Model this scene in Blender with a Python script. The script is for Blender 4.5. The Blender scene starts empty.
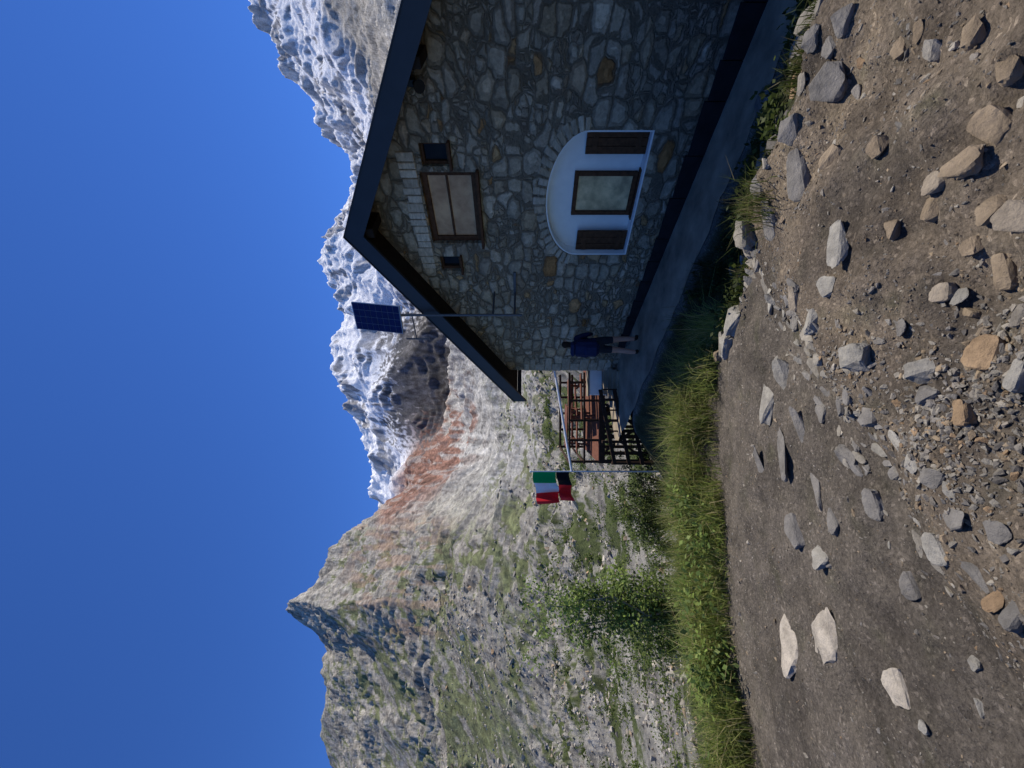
import bpy, bmesh, math, random
import numpy as np
from mathutils import Vector, Matrix
random.seed(7); rng=np.random.default_rng(7)
scene=bpy.context.scene
EYE=2.6; F=400.0; HV=523.0; HU=384.0
# ------------------------------------------------ noise
def pn(x,y,seed=0):
    x=np.asarray(x,float); y=np.asarray(y,float)
    xi=np.floor(x).astype(np.int64); yi=np.floor(y).astype(np.int64)
    xf=x-xi; yf=y-yi
    def g(ix,iy,dx,dy):
        h=(ix*374761393+iy*668265263+seed*2147483647+12345)&0xffffffff
        h=((h^(h>>13))*1274126177)&0xffffffff
        h=(h^(h>>16))&0xffff
        a=h/65536.0*2*math.pi
        return np.cos(a)*dx+np.sin(a)*dy
    sx=xf*xf*xf*(xf*(xf*6-15)+10); sy=yf*yf*yf*(yf*(yf*6-15)+10)
    a=g(xi,yi,xf,yf); b=g(xi+1,yi,xf-1,yf); c=g(xi,yi+1,xf,yf-1); d=g(xi+1,yi+1,xf-1,yf-1)
    return (a+(b-a)*sx)+((c+(d-c)*sx)-(a+(b-a)*sx))*sy
def fbm(x,y,o=5,seed=0,gain=.5):
    r=0;a=1
    for i in range(o):
        r=r+a*pn(x*2.03**i+i*7.3,y*2.03**i-i*3.1,seed+i); a*=gain
    return r*1.4
def ridged(x,y,o=7,seed=0,gain=.52):
    r=0;a=1;w=1;tot=0
    for i in range(o):
        n=1-np.abs(pn(x*2.07**i+i*5.7,y*2.07**i+i*2.9,seed+i))*2.0
        n=n*n*w; w=np.clip(n*1.6,0,1); r=r+n*a; tot+=a; a*=gain
    return r/tot
def sst(a,b,x):
    t=np.clip((x-a)/(b-a),0,1); return t*t*(3-2*t)
# ------------------------------------------------ terrain functions
CX,CY=0.395,11.3
ang=math.atan2(-0.793,0.61); EX,EY=math.cos(ang),math.sin(ang); NX,NY=EY,-EX
if NX*(-CX)+NY*(-CY)<0: NX,NY=-NX,-NY
KY=np.array([12.5,30,80,200,450,900,1400,1700,2600,3800.])
TAB=[(-600,[730,700,650,570,450,335,380,400,400,430]),
(-200,[720,670,630,560,440,333,380,400,400,430]),
(0,[708,662,618,556,436,328,370,390,395,430]),
(48,[706,660,615,552,434,322,370,390,395,430]),
(88,[704,658,612,550,432,321,370,390,395,430]),
(118,[702,656,610,548,430,324,370,390,395,430]),
(146,[700,655,608,546,428,303,370,390,395,430]),
(163,[700,654,606,546,430,287,370,390,395,430]),
(178,[700,653,605,546,434,306,370,390,395,430]),
(208,[700,652,604,546,446,331,372,390,392,430]),
(243,[698,652,602,546,462,356,385,392,385,430]),
(268,[698,650,600,546,482,392,400,395,376,430]),
(300,[695,648,598,545,500,448,420,400,368,430]),
(328,[690,645,595,543,505,462,434,392,360,430]),
(368,[680,640,590,540,503,463,447,386,350,430]),
(398,[618,590,565,537,500,460,447,386,336,430]),
(428,[603,565,545,530,497,455,445,390,330,430]),
(458,[603,562,543,528,490,450,436,396,335,430]),
(488,[603,560,540,522,480,440,412,388,321,430]),
(513,[603,560,540,520,475,430,405,380,310,430]),
(533,[603,560,540,520,470,425,400,375,320,430]),
(553,[603,560,540,520,470,425,400,375,340,430]),
(585,[603,560,540,520,470,425,400,385,356,430]),
(608,[603,560,540,520,470,425,400,380,350,430]),
(648,[603,560,540,520,470,425,395,370,320,420]),
(683,[603,560,540,520,470,420,380,350,300,420]),
(718,[603,560,540,520,470,415,370,330,280,400]),
(768,[603,560,540,520,465,405,350,310,250,400]),
(900,[603,560,540,520,460,390,340,300,235,400]),
(1400,[603,560,540,520,460,390,340,300,260,400])]
TU=np.array([a for a,_ in TAB],float); TT=(TU-HU)/F
TV=np.array([b for _,b in TAB],float)
TZ=EYE+(HV-TV)*KY[None,:]/F
def far_base(x,y):
    y=np.maximum(y,9.0); t=x/y
    m=sst(150,500,y)
    t=t+m*(.020*fbm(x/110,y/110,4,301)+.005*fbm(x/22,y/22,3,311))
    zk=[np.interp(t,TT,TZ[:,k]) for k in range(len(KY))]
    z=zk[0]+0*x
    for k in range(len(KY)-1):
        w=np.clip((y-KY[k])/(KY[k+1]-KY[k]),0,1)
        z=z+(zk[k+1]-zk[k])*w
    return z
def far_z(x,y):
    z=far_base(x,y)
    A=np.interp(y,[12,14,30,80,200,450,900,1500,2600,3800],[0,.04,.45,1.4,6,15,24,55,112,130])
    far=sst(1000,1500,y)
    near=fbm(x/9,y/9,6,3)*.9+fbm(x/40,y/60,4,9)*.6
    mid=(ridged(x/170,y/190,8,11,.5)-.45)*1.25+fbm(x/60,y/110,6,17)*.35+(ridged(x/40,y/55,5,13,.5)-.45)*.26
    frr=(ridged(x/480,y/560,7,21,.47)-.40)*1.3+(ridged(x/160,y/380,6,31,.47)-.42)*.42
    m1=sst(100,300,y)
    n=near*(1-m1)+m1*(mid*(1-far)+frr*far)
    z=z+A*n
    tt=x/np.maximum(y,1)
    mk=sst(170,380,y)*(1-sst(1000,1300,y))*(1-sst(-.32,-.15,tt))*sst(-.25,.2,fbm(x/160,y/160,4,321)+.1)
    st=20.; f=z/st+fbm(x/70,y/70,5,331)*1.3+tt*2.5; fr=f-np.floor(f)
    z=z+st*(sst(.25,.8,fr)-fr)*mk*.6
    mk2=sst(1350,1500,y); st=70.; f=z/st+fbm(x/260,y/260,4,341)*1.8; fr=f-np.floor(f)
    z=z+st*(sst(.25,.8,fr)-fr)*mk2*.5*sst(-.3,.2,fbm(x/300,y/300,4,351))
    return z
LX=[-16,-6,-3.5,-2.75,-.65,.3,16]; LY=[0.5,2.3,3.5,4.25,4.75,4.7,4.7]
def z_near(x,y):
    dx=x-CX; dy=y-CY; s=dx*EX+dy*EY; q=dx*NX+dy*NY
    yl=np.interp(x,LX,LY)+.12*pn(x*1.3,y*0+4.2,5)
    zA=.95-.138*np.clip(y,0,4.8)+.03*np.clip(x,0,3)
    zA=zA+.04*fbm(x*.9,y*.9,3,41)
    dist=(x+.93)*.71-(y-1.58)*.705+.15*pn(x*1.5,y*1.5,8)
    zA=zA+.15*sst(-.12,.26,dist)+.08*sst(.15,.8,dist)*fbm(x*2.2,y*2.2,5,44)+.016*fbm(x*5,y*5,4,45)
    dR=np.maximum(0,4.1-q); dL=np.maximum(0,y-yl-.55)
    zo=zA-.42*dR-.47*dL+ .09*sst(.2,.8,dR+dL)*fbm(x*1.6,y*1.6,4,47)
    zP=-.08*np.clip(s,-2,10)
    w=1.95-.12*np.clip(s,0,9)
    dP=np.maximum(0,np.maximum(q-w,-s-1.0))
    zp=zP-.9*dP
    return np.maximum(zo,zp),dR,dL,dP,q,s,dist
def ground_z(x,y):
    x=np.asarray(x,float); y=np.asarray(y,float)
    n=z_near(x,y)[0]; f=far_z(x,y); b=sst(9.5,13,y)
    return n*(1-b)+f*b
def survey(u,v):
    "bearing / depression measured from the photo -> point on the modelled ground"
    Y=np.geomspace(.6,60,3000); X=(u-HU)/F*Y; Z=EYE-(v-HV)/F*Y
    g=ground_z(X,Y); i=np.argmax(Z<=g); return float(X[i]),float(Y[i]),float(g[i])
# ------------------------------------------------ mesh helpers
def np_mesh(name,V,Fc,mat=None,col=None,smooth=False,parent=None):
    me=bpy.data.meshes.new(name); V=np.asarray(V,np.float32); Fc=np.asarray(Fc,np.int32)
    k=Fc.shape[1]
    me.vertices.add(len(V)); me.vertices.foreach_set('co',V.ravel())
    me.loops.add(Fc.size); me.loops.foreach_set('vertex_index',Fc.ravel())
    me.polygons.add(len(Fc)); me.polygons.foreach_set('loop_start',np.arange(0,Fc.size,k,dtype=np.int32))
    me.update(calc_edges=True)
    me.polygons.foreach_set('use_smooth',np.full(len(Fc),smooth))
    if col is not None:
        c=np.ones((len(V),4),np.float32); c[:,:3]=col
        a=me.color_attributes.new('Col','FLOAT_COLOR','POINT'); a.data.foreach_set('color',c.ravel())
    ob=bpy.data.objects.new(name,me); scene.collection.objects.link(ob)
    if mat: me.materials.append(mat)
    if parent: ob.parent=parent
    return ob
def empty(name,loc=(0,0,0),rz=0):
    e=bpy.data.objects.new(name,None); scene.collection.objects.link(e); e.location=loc; e.rotation_euler=(0,0,rz)
    e.empty_display_size=.2; return e
def bm_obj(name,bm,mat,parent=None,smooth=False):
    me=bpy.data.meshes.new(name); bmesh.ops.recalc_face_normals(bm,faces=bm.faces); bm.to_mesh(me); bm.free()
    for p in me.polygons: p.use_smooth=smooth
    ob=bpy.data.objects.new(name,me); scene.collection.objects.link(ob)
    if mat: me.materials.append(mat)
    if parent: ob.parent=parent
    return ob
def add_box(bm,c,s,rot=None,bev=0):
    r=bmesh.ops.create_cube(bm,size=1); vs=r['verts']
    M=Matrix.Translation(c)@(rot.to_4x4() if rot else Matrix.Identity(4))@Matrix.Diagonal((*s,1))
    bmesh.ops.transform(bm,matrix=M,verts=vs)
    if bev:
        es=list({e for v in vs for e in v.link_edges})
        bmesh.ops.bevel(bm,geom=es,offset=bev,segments=1,affect='EDGES')
def box(name,c,s,mat,parent=None,rot=None,bev=.006):
    bm=bmesh.new(); add_box(bm,c,s,rot,bev); return bm_obj(name,bm,mat,parent)
def rod_bm(bm,a,b,r1,r2=None,seg=8):
    a=Vector(a);b=Vector(b); d=b-a; r2=r1 if r2 is None else r2
    q=d.to_track_quat('Z','Y').to_matrix().to_4x4()
    bmesh.ops.create_cone(bm,cap_ends=True,segments=seg,radius1=r1,radius2=r2,depth=d.length,matrix=Matrix.Translation((a+b)/2)@q)
def beam_bm(bm,a,b,w,h):
    a=Vector(a);b=Vector(b); d=b-a
    add_box(bm,(a+b)/2,(w,h,d.length),rot=d.to_track_quat('Z','Y').to_matrix(),bev=.004)
# ------------------------------------------------ materials
def newmat(name):
    m=bpy.data.materials.new(name); m.use_nodes=True; nt=m.node_tree; b=nt.nodes['Principled BSDF']
    return m,nt,b
def noise(nt,vec,scale,detail=6,rough=.6):
    n=nt.nodes.new('ShaderNodeTexNoise'); n.inputs['Scale'].default_value=scale; n.inputs['Detail'].default_value=detail
    n.inputs['Roughness'].default_value=rough
    if vec is not None: nt.links.new(vec,n.inputs['Vector'])
    return n
def math_(nt,op,a,b=None,c=None):
    n=nt.nodes.new('ShaderNodeMath'); n.operation=op
    for i,v in enumerate((a,b,c)):
        if v is None: continue
        if isinstance(v,(int,float)): n.inputs[i].default_value=v
        else: nt.links.new(v,n.inputs[i])
    return n.outputs[0]
def ramp(nt,fac,stops,interp='LINEAR'):
    r=nt.nodes.new('ShaderNodeValToRGB'); cr=r.color_ramp; cr.interpolation=interp
    while len(cr.elements)<len(stops): cr.elements.new(.5)
    for e,(p,c) in zip(cr.elements,stops):
        e.position=p; e.color=(c,c,c,1) if isinstance(c,(int,float)) else (*c,1)
    nt.links.new(fac,r.inputs['Fac']); return r.outputs['Color']
def mix(nt,fac,a,b,mode='MIX'):
    n=nt.nodes.new('ShaderNodeMix'); n.data_type='RGBA'; n.blend_type=mode
    for i,v in ((0,fac),(6,a),(7,b)):
        if isinstance(v,(int,float)): n.inputs[i].default_value=v
        elif isinstance(v,tuple): n.inputs[i].default_value=(*v,1)
        else: nt.links.new(v,n.inputs[i])
    return n.outputs[2]
def bump(nt,b,h,strength=.5,dist=.02,prev=None):
    n=nt.nodes.new('ShaderNodeBump'); n.inputs['Strength'].default_value=strength; n.inputs['Distance'].default_value=dist
    nt.links.new(h,n.inputs['Height'])
    if prev: nt.links.new(prev,n.inputs['Normal'])
    nt.links.new(n.outputs[0],b.inputs['Normal']); return n.outputs[0]
def objc(nt): return nt.nodes.new('ShaderNodeTexCoord').outputs['Object']
def simple(name,c,rough=.6,metal=0,var=.25,scale=6,bmp=.15,bd=.01):
    m,nt,b=newmat(name); oc=objc(nt); n=noise(nt,oc,scale,6)
    f=ramp(nt,n.outputs['Fac'],[(.3,1-var),(.7,1+var)])
    nt.links.new(mix(nt,1.0,tuple(c),f,'MULTIPLY'),b.inputs['Base Color'])
    b.inputs['Roughness'].default_value=rough; b.inputs['Metallic'].default_value=metal
    if rough>.75: b.inputs['Specular IOR Level'].default_value=.15
    if bmp: bump(nt,b,n.outputs['Fac'],bmp,bd)
    return m
def attrmat(name,scale=8,var=.35,bs=.5,bd=.02,rough=.9,transl=0,bscale=None,aniso=None):
    m,nt,b=newmat(name); a=nt.nodes.new('ShaderNodeAttribute'); a.attribute_name='Col'
    oc=objc(nt)
    if aniso:
        mp=nt.nodes.new('ShaderNodeMapping'); mp.inputs['Scale'].default_value=aniso; nt.links.new(oc,mp.inputs[0]); oc=mp.outputs[0]
    n=noise(nt,oc,scale,12,.7); f=ramp(nt,n.outputs['Fac'],[(.28,1-var),(.72,1+var)])
    colr=mix(nt,1.0,a.outputs['Color'],f,'MULTIPLY')
    nt.links.new(colr,b.inputs['Base Color']); b.inputs['Roughness'].default_value=rough
    b.inputs['Specular IOR Level'].default_value=.12
    if bs:
        n2=noise(nt,oc,bscale or scale*2,12,.72); bump(nt,b,n2.outputs['Fac'],bs,bd)
    if transl:
        t=nt.nodes.new('ShaderNodeBsdfTranslucent'); nt.links.new(colr,t.inputs['Color'])
        mx=nt.nodes.new('ShaderNodeMixShader'); mx.inputs[0].default_value=transl
        nt.links.new(b.outputs[0],mx.inputs[1]); nt.links.new(t.outputs[0],mx.inputs[2])
        nt.links.new(mx.outputs[0],nt.nodes['Material Output'].inputs['Surface'])
    return m
M_terrain=attrmat('mountain_rock',.16,.6,.9,4.0,.95,bscale=.2,aniso=(1,.55,1.3))
def ground_mat():
    m,nt,b=newmat('gravel_soil'); a=nt.nodes.new('ShaderNodeAttribute'); a.attribute_name='Col'; oc=objc(nt)
    n1=noise(nt,oc,3,12,.7); n2=noise(nt,oc,45,6,.7)
    v=nt.nodes.new('ShaderNodeTexVoronoi'); v.inputs['Scale'].default_value=55; nt.links.new(oc,v.inputs['Vector'])
    v2=nt.nodes.new('ShaderNodeTexVoronoi'); v2.inputs['Scale'].default_value=120; nt.links.new(oc,v2.inputs['Vector'])
    c=mix(nt,1.0,a.outputs['Color'],ramp(nt,n1.outputs['Fac'],[(.3,.6),(.7,1.4)]),'MULTIPLY')
    c=mix(nt,1.0,c,ramp(nt,n2.outputs['Fac'],[(.3,.6),(.7,1.4)]),'MULTIPLY')
    sep=nt.nodes.new('ShaderNodeSeparateColor'); nt.links.new(v.outputs['Color'],sep.inputs[0])
    c=mix(nt,1.0,c,ramp(nt,sep.outputs[0],[(0,.8),(.8,1.0),(.93,1.15),(1,1.7)]),'MULTIPLY')
    nt.links.new(c,b.inputs['Base Color']); b.inputs['Roughness'].default_value=.95; b.inputs['Specular IOR Level'].default_value=.12
    p=bump(nt,b,n1.outputs['Fac'],1.0,.10)
    inv=math_(nt,'MULTIPLY',v.outputs['Distance'],-1.0); p=bump(nt,b,inv,.5,.012,p)
    inv=math_(nt,'MULTIPLY',v2.outputs['Distance'],-1.0); p=bump(nt,b,inv,.5,.006,p)
    bump(nt,b,n2.outputs['Fac'],.7,.014,p)
    return m
M_ground=ground_mat()
M_rock=attrmat('field_stone',7,.45,.9,.03,.9,bscale=16,aniso=(1,1,2.6))
M_boulder=attrmat('boulder_stone',1.2,.4,.8,.15,.95,bscale=2.5)
M_leaf=attrmat('leaf_green',3,.2,0,0,.55,transl=.5)
M_bark=simple('bark',(.30,.26,.20),.9,0,.35,12,.5,.01)
M_wood=simple('dark_stained_wood',(.055,.030,.018),.78,0,.35,14,.3,.006)
M_wood_win=simple('brown_window_wood',(.095,.042,.020),.78,0,.35,14,.3,.006)
M_wood_red=simple('red_brown_wood',(.16,.065,.038),.78,0,.35,10,.3,.006)
M_fascia=simple('dark_metal_fascia',(.018,.020,.026),.5,.1,.2,3,.05)
M_soffit=simple('soffit_boards',(.026,.018,.014),.8,0,.3,8,.2)
M_roof=simple('roof_slate',(.09,.09,.095),.8,0,.3,4,.4,.02)
M_plaster=simple('white_plaster',(.88,.83,.75),.9,0,.05,5,.12,.004)
M_metal=simple('galvanised_metal',(.10,.10,.105),.5,.5,.15,20,.03)
M_white=simple('white_paint',(.8,.8,.8),.5,0,.05,10,.02)
M_black=simple('black_iron',(.015,.015,.017),.5,.3,.2,10,.1)
def stone_wall_mat():
    m,nt,b=newmat('rubble_stone_wall'); oc=objc(nt)
    nd=noise(nt,oc,1.7,3,.5); nd2=noise(nt,oc,9,4,.6)
    va=nt.nodes.new('ShaderNodeVectorMath'); va.operation='MULTIPLY_ADD'
    nt.links.new(nd.outputs['Color'],va.inputs[0]); va.inputs[1].default_value=(.20,.20,.16); nt.links.new(oc,va.inputs[2])
    vb=nt.nodes.new('ShaderNodeVectorMath'); vb.operation='MULTIPLY_ADD'
    nt.links.new(nd2.outputs['Color'],vb.inputs[0]); vb.inputs[1].default_value=(.06,.06,.05); nt.links.new(va.outputs[0],vb.inputs[2])
    mp=nt.nodes.new('ShaderNodeMapping'); mp.inputs['Scale'].default_value=(1,0,1.6); nt.links.new(vb.outputs[0],mp.inputs[0])
    def vor(sc):
        o=[]
        for feat in ('F1','F2'):
            v=nt.nodes.new('ShaderNodeTexVoronoi'); v.voronoi_dimensions='3D'; v.feature=feat; v.distance='MINKOWSKI'; v.inputs['Exponent'].default_value=3.4
            v.inputs['Scale'].default_value=sc; v.inputs['Randomness'].default_value=.78
            nt.links.new(mp.outputs[0],v.inputs['Vector']); o.append(v)
        return o[0],math_(nt,'MULTIPLY',math_(nt,'SUBTRACT',o[1].outputs['Distance'],o[0].outputs['Distance']),.55)
    A,Ae=vor(2.7); B,Be=vor(4.9)
    sa=nt.nodes.new('ShaderNodeSeparateColor'); nt.links.new(A.outputs['Color'],sa.inputs[0])
    sb=nt.nodes.new('ShaderNodeSeparateColor'); nt.links.new(B.outputs['Color'],sb.inputs[0])
    sel=math_(nt,'GREATER_THAN',sa.outputs[2],.55)
    be=math_(nt,'MINIMUM',Ae,Be)
    e=nt.nodes.new('ShaderNodeMix'); e.data_type='FLOAT'; nt.links.new(sel,e.inputs[0]); nt.links.new(Ae,e.inputs[2]); nt.links.new(be,e.inputs[3]); e=e.outputs[0]
    n=noise(nt,oc,11,12,.75)
    e=math_(nt,'ADD',e,math_(nt,'MULTIPLY',math_(nt,'SUBTRACT',n.outputs['Fac'],.5),.11))
    rc=mix(nt,sel,sa.outputs[0],sb.outputs[0]); rg=mix(nt,sel,sa.outputs[1],sb.outputs[1])
    pal=ramp(nt,rc,[(0,(.42,.32,.21)),(.2,(.54,.42,.285)),(.38,(.64,.505,.35)),(.55,(.48,.37,.25)),(.66,(.61,.43,.25)),(.78,(.70,.56,.39)),(.9,(.52,.39,.265)),(.955,(.64,.40,.19)),(1,(.60,.28,.10))])
    br=ramp(nt,rg,[(0,.72),(1,1.15)])
    c=mix(nt,1.0,pal,br,'MULTIPLY')
    c=mix(nt,1.0,c,ramp(nt,n.outputs['Fac'],[(.25,.42),(.75,1.5)]),'MULTIPLY')
    stain=noise(nt,oc,.6,6,.65); c=mix(nt,1.0,c,ramp(nt,stain.outputs['Fac'],[(.3,.75),(.7,1.15)]),'MULTIPLY')
    mort=ramp(nt,e,[(0.0,.9),(.055,0.0)])
    c=mix(nt,mort,c,(.36,.275,.185))
    nt.links.new(c,b.inputs['Base Color']); b.inputs['Roughness'].default_value=.95; b.inputs['Specular IOR Level'].default_value=.1
    h=ramp(nt,e,[(0,0.0),(.05,.55),(.16,1.0)])
    p=bump(nt,b,h,1.0,.06); p=bump(nt,b,rg,.5,.03,p); bump(nt,b,n.outputs['Fac'],1.0,.04,p)
    return m
M_stone=stone_wall_mat()
def glass_mat(name,c1,c2,sp=.3):
    m,nt,b=newmat(name); oc=objc(nt); n=noise(nt,oc,3.5,8,.6)
    nt.links.new(ramp(nt,n.outputs['Fac'],[(.35,c1),(.65,c2)]),b.inputs['Base Color'])
    b.inputs['Roughness'].default_value=.06; b.inputs['Specular IOR Level'].default_value=sp
    return m
M_glass=glass_mat('window_pane_painted_reflection',(.36,.27,.15),(.88,.64,.34),.3)  # mottled tan base colour paints in the reflection of a sunlit hill
M_glass_tan=glass_mat('window_pane_tan',(.44,.24,.12),(.68,.41,.21),.1)
M_glass_dark=glass_mat('window_pane_dark',(.008,.008,.008),(.02,.018,.015),.08)
# ------------------------------------------------ FAR TERRAIN
ti=np.linspace(-1.15,1.15,1000); to=np.linspace(1.17,2.4,40)
T=np.concatenate([-to[::-1],ti,to])
R=np.concatenate([np.geomspace(13.35,200,150)[:-1],np.geomspace(200,1000,300)[:-1],np.geomspace(1000,1400,40)[:-1],np.geomspace(1400,2900,220)[:-1],np.geomspace(2900,3800,12)])
TTg,RR=np.meshgrid(T,R); X=TTg*RR; Yg=RR
Z=far_z(X,Yg)
Z[RR<13.7]-=.06
dzy=np.gradient(Z,axis=0)/np.gradient(RR,axis=0)
dzt=np.gradient(Z,axis=1)/np.maximum(np.gradient(X,axis=1),1e-6)
slope=np.sqrt(dzy**2+dzt**2)
sls=slope.copy()
for _ in range(6): sls=(sls+np.roll(sls,1,0)+np.roll(sls,-1,0)+np.roll(sls,1,1)+np.roll(sls,-1,1))/5
U=HU+F*TTg; V=HV-(Z-EYE)*F/RR
def L(a,b,w): return a*(1-w[...,None])+np.array(b)*w[...,None]
n1=fbm(X/70,Yg/100,6,51); n2=fbm(X/14,Yg/28,6,61); n3=fbm(X/300,Yg/300,5,71); n4=fbm(X/3,Yg/7,5,81)
nr=ridged(X/45+.4*n1,(Yg+Z*.6)/110,6,91); nk=ridged(X/11+.5*n2,(Yg+Z*.6)/26,5,95)
C=np.ones(Z.shape+(3,))*np.array([.40,.365,.305])
C*= (1+.3*n1+.5*n2+.4*n4)[...,None].clip(.3,1.7)
C=L(C,(.14,.135,.12),np.maximum(sst(.55,.8,nr)*.7,sst(.6,.85,nk)*.6))
gr=sst(.0,.16,n1*.6+n2*.7+n4*.25+.36-slope*.36+.12*sst(330,430,V))*(U<345)*(1-sst(1000,1200,Yg))
gr=gr*(1-.85*sst(215,265,U)*(Yg>300))*sst(308,335,V)
Cg=np.array([.115,.13,.05])*(1+.6*n4+.5*n2)[...,None].clip(.4,1.8)
C=C*(1-.9*gr[...,None])+Cg*.9*gr[...,None]
low=1-sst(150,300,Yg)
Cl=np.ones_like(C)*np.array([.40,.375,.32])*(1+.5*n4+.35*n2)[...,None].clip(.35,1.7)
Cl=L(Cl,(.10,.12,.045),sst(-.04,.22,n2*.8+n4*.5-.02))
C=C*(1-low[...,None])+Cl*low[...,None]
st=fbm(TTg*60,RR/260,5,101)
sc=sst(225,300,U+40*n3)*sst(150,260,Yg)*(1-sst(1000,1250,Yg+100*n1))
Cs=np.array([.43,.41,.365])*(1+.4*st+.3*n2+.35*n4)[...,None].clip(.35,1.6)
Cs=L(Cs,(.13,.145,.055),sst(.12,.35,n2+.7*n4)*(1-sst(380,620,Yg))*.85)
C=C*(1-sc[...,None])+Cs*sc[...,None]
rd=sst(185,222,U+35*n2)*(1-sst(345,395,U+35*n2))*sst(560,800,Yg)*(1-sst(1650,1800,Yg))*sst(368,388,V)*(1-sst(448,474,V+35*n1+20*st))
Cr=np.array([.27,.135,.09])*(1+.6*n2+.5*nr+.4*n4)[...,None].clip(.3,1.8)
Cr=L(Cr,(.12,.085,.075),sst(.5,.75,nr)*.7)
Cr=L(Cr,(.42,.36,.31),sst(.08,.25,st+.5*n2-.12)*.7)
C=C*(1-.93*rd[...,None])+Cr*.93*rd[...,None]
rd2=sst(110,140,U)*(1-sst(245,262,U))*sst(.0,.3,fbm(TTg*30,RR/90,4,111))*sst(330,365,V)*(1-sst(420,470,V))
C=L(C,(.38,.26,.18),rd2*.6)
ms=sst(1500,1700,Yg)
Cm=np.array([.52,.50,.48])*(1+.4*fbm(X/90,Yg/140,7,121)+.4*n2)[...,None].clip(.4,1.5)
Cm=L(Cm,(.20,.195,.195),sst(.45,.72,ridged(X/130,Yg/300,6,127,.5))*.75)
sn=sst(.0,.05,fbm(X/280,Yg/300,6,131,.45)*.8+1.0-.62*sls+.25*sst(420,340,V)+.08*n2-.08*slope)
Cm=L(Cm,(.92,.91,.90),sn*.97)
C=C*(1-ms[...,None])+Cm*ms[...,None]
dk=sst(315,345,U+40*n2)*(1-sst(440,475,U+40*n2))*sst(1300,1420,Yg)*(1-sst(1750,1950,Yg+150*n1))*sst(376,392,V+25*n2)
Cd=np.array([.08,.074,.072])*(1+.8*n2+.8*n1)[...,None].clip(.4,2.6)
C=C*(1-.93*dk[...,None])+Cd*.93*dk[...,None]
nr_,nc_=Z.shape; idx=np.arange(nr_*nc_).reshape(nr_,nc_)
Fq=np.stack([idx[:-1,:-1],idx[:-1,1:],idx[1:,1:],idx[1:,:-1]],-1).reshape(-1,4)
np_mesh('mountain_terrain',np.stack([X,Yg,Z],-1).reshape(-1,3),Fq,M_terrain,C.reshape(-1,3),True)
# ------------------------------------------------ NEAR GROUND
gx=np.concatenate([np.arange(-16,-4,.12),np.arange(-4,5,.035),np.arange(5,16,.12)]); gy=np.concatenate([np.arange(-5,.5,.12),np.arange(.5,6,.035),np.arange(6,13.55,.07)])
X,Y=np.meshgrid(gx,gy); Z=ground_z(X,Y)
zn,dR,dL,dP,q,s,dist=z_near(X,Y)
n1=fbm(X*.8,Y*.8,5,141); n2=fbm(X*4,Y*4,5,151)
soil=np.array([.205,.163,.118])*(1+.2*n1+.25*n2)[...,None]
soil=L(soil,(.150,.127,.100),(1-sst(-.2,.3,dist)))
soil=L(soil,(.27,.21,.14),sst(.05,.4,n1)*sst(0,.5,dist)*.6)
soil=L(soil,(.095,.080,.064),sst(.05,.45,-n1+.3*n2)*.65)
veg=np.array([.06,.062,.03])*(1+.3*n2)[...,None]
wv=np.maximum(sst(.0,.35,dR+.15*n2),sst(0,.2,dL))
Cc=soil*(1-wv[...,None])+veg*wv[...,None]
wp=(1-sst(0,.12,dP+.05*n2))
Cc=L(Cc,(.18,.16,.13),wp)
nr_,nc_=Z.shape; idx=np.arange(nr_*nc_).reshape(nr_,nc_)
Fq=np.stack([idx[:-1,:-1],idx[:-1,1:],idx[1:,1:],idx[1:,:-1]],-1).reshape(-1,4)
np_mesh('ground',np.stack([X,Y,Z],-1).reshape(-1,3),Fq,M_ground,Cc.reshape(-1,3),True)
ss=np.linspace(-.9,10,90); ww=np.linspace(.02,1,10)
S,W=np.meshgrid(ss,ww); wd=1.9-.12*np.clip(S,0,9); Q=W*(wd+.12*pn(S*1.7,S*0,3)+.05*pn(S*6,S*0,4)); XX=CX+EX*S+NX*Q; YY=CY+EY*S+NY*Q
ZZ=-.08*np.clip(S,-2,10)+.012+.004*fbm(XX*3,YY*3,3,5); nr_,nc_=ZZ.shape; idx=np.arange(nr_*nc_).reshape(nr_,nc_)
Fq=np.stack([idx[:-1,:-1],idx[:-1,1:],idx[1:,1:],idx[1:,:-1]],-1).reshape(-1,4)
M_conc=simple('worn_concrete',(.30,.245,.17),.95,0,.4,2.0,.4,.02)
np_mesh('footpath',np.stack([XX,YY,ZZ],-1).reshape(-1,3),Fq,M_conc,None,True)
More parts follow.
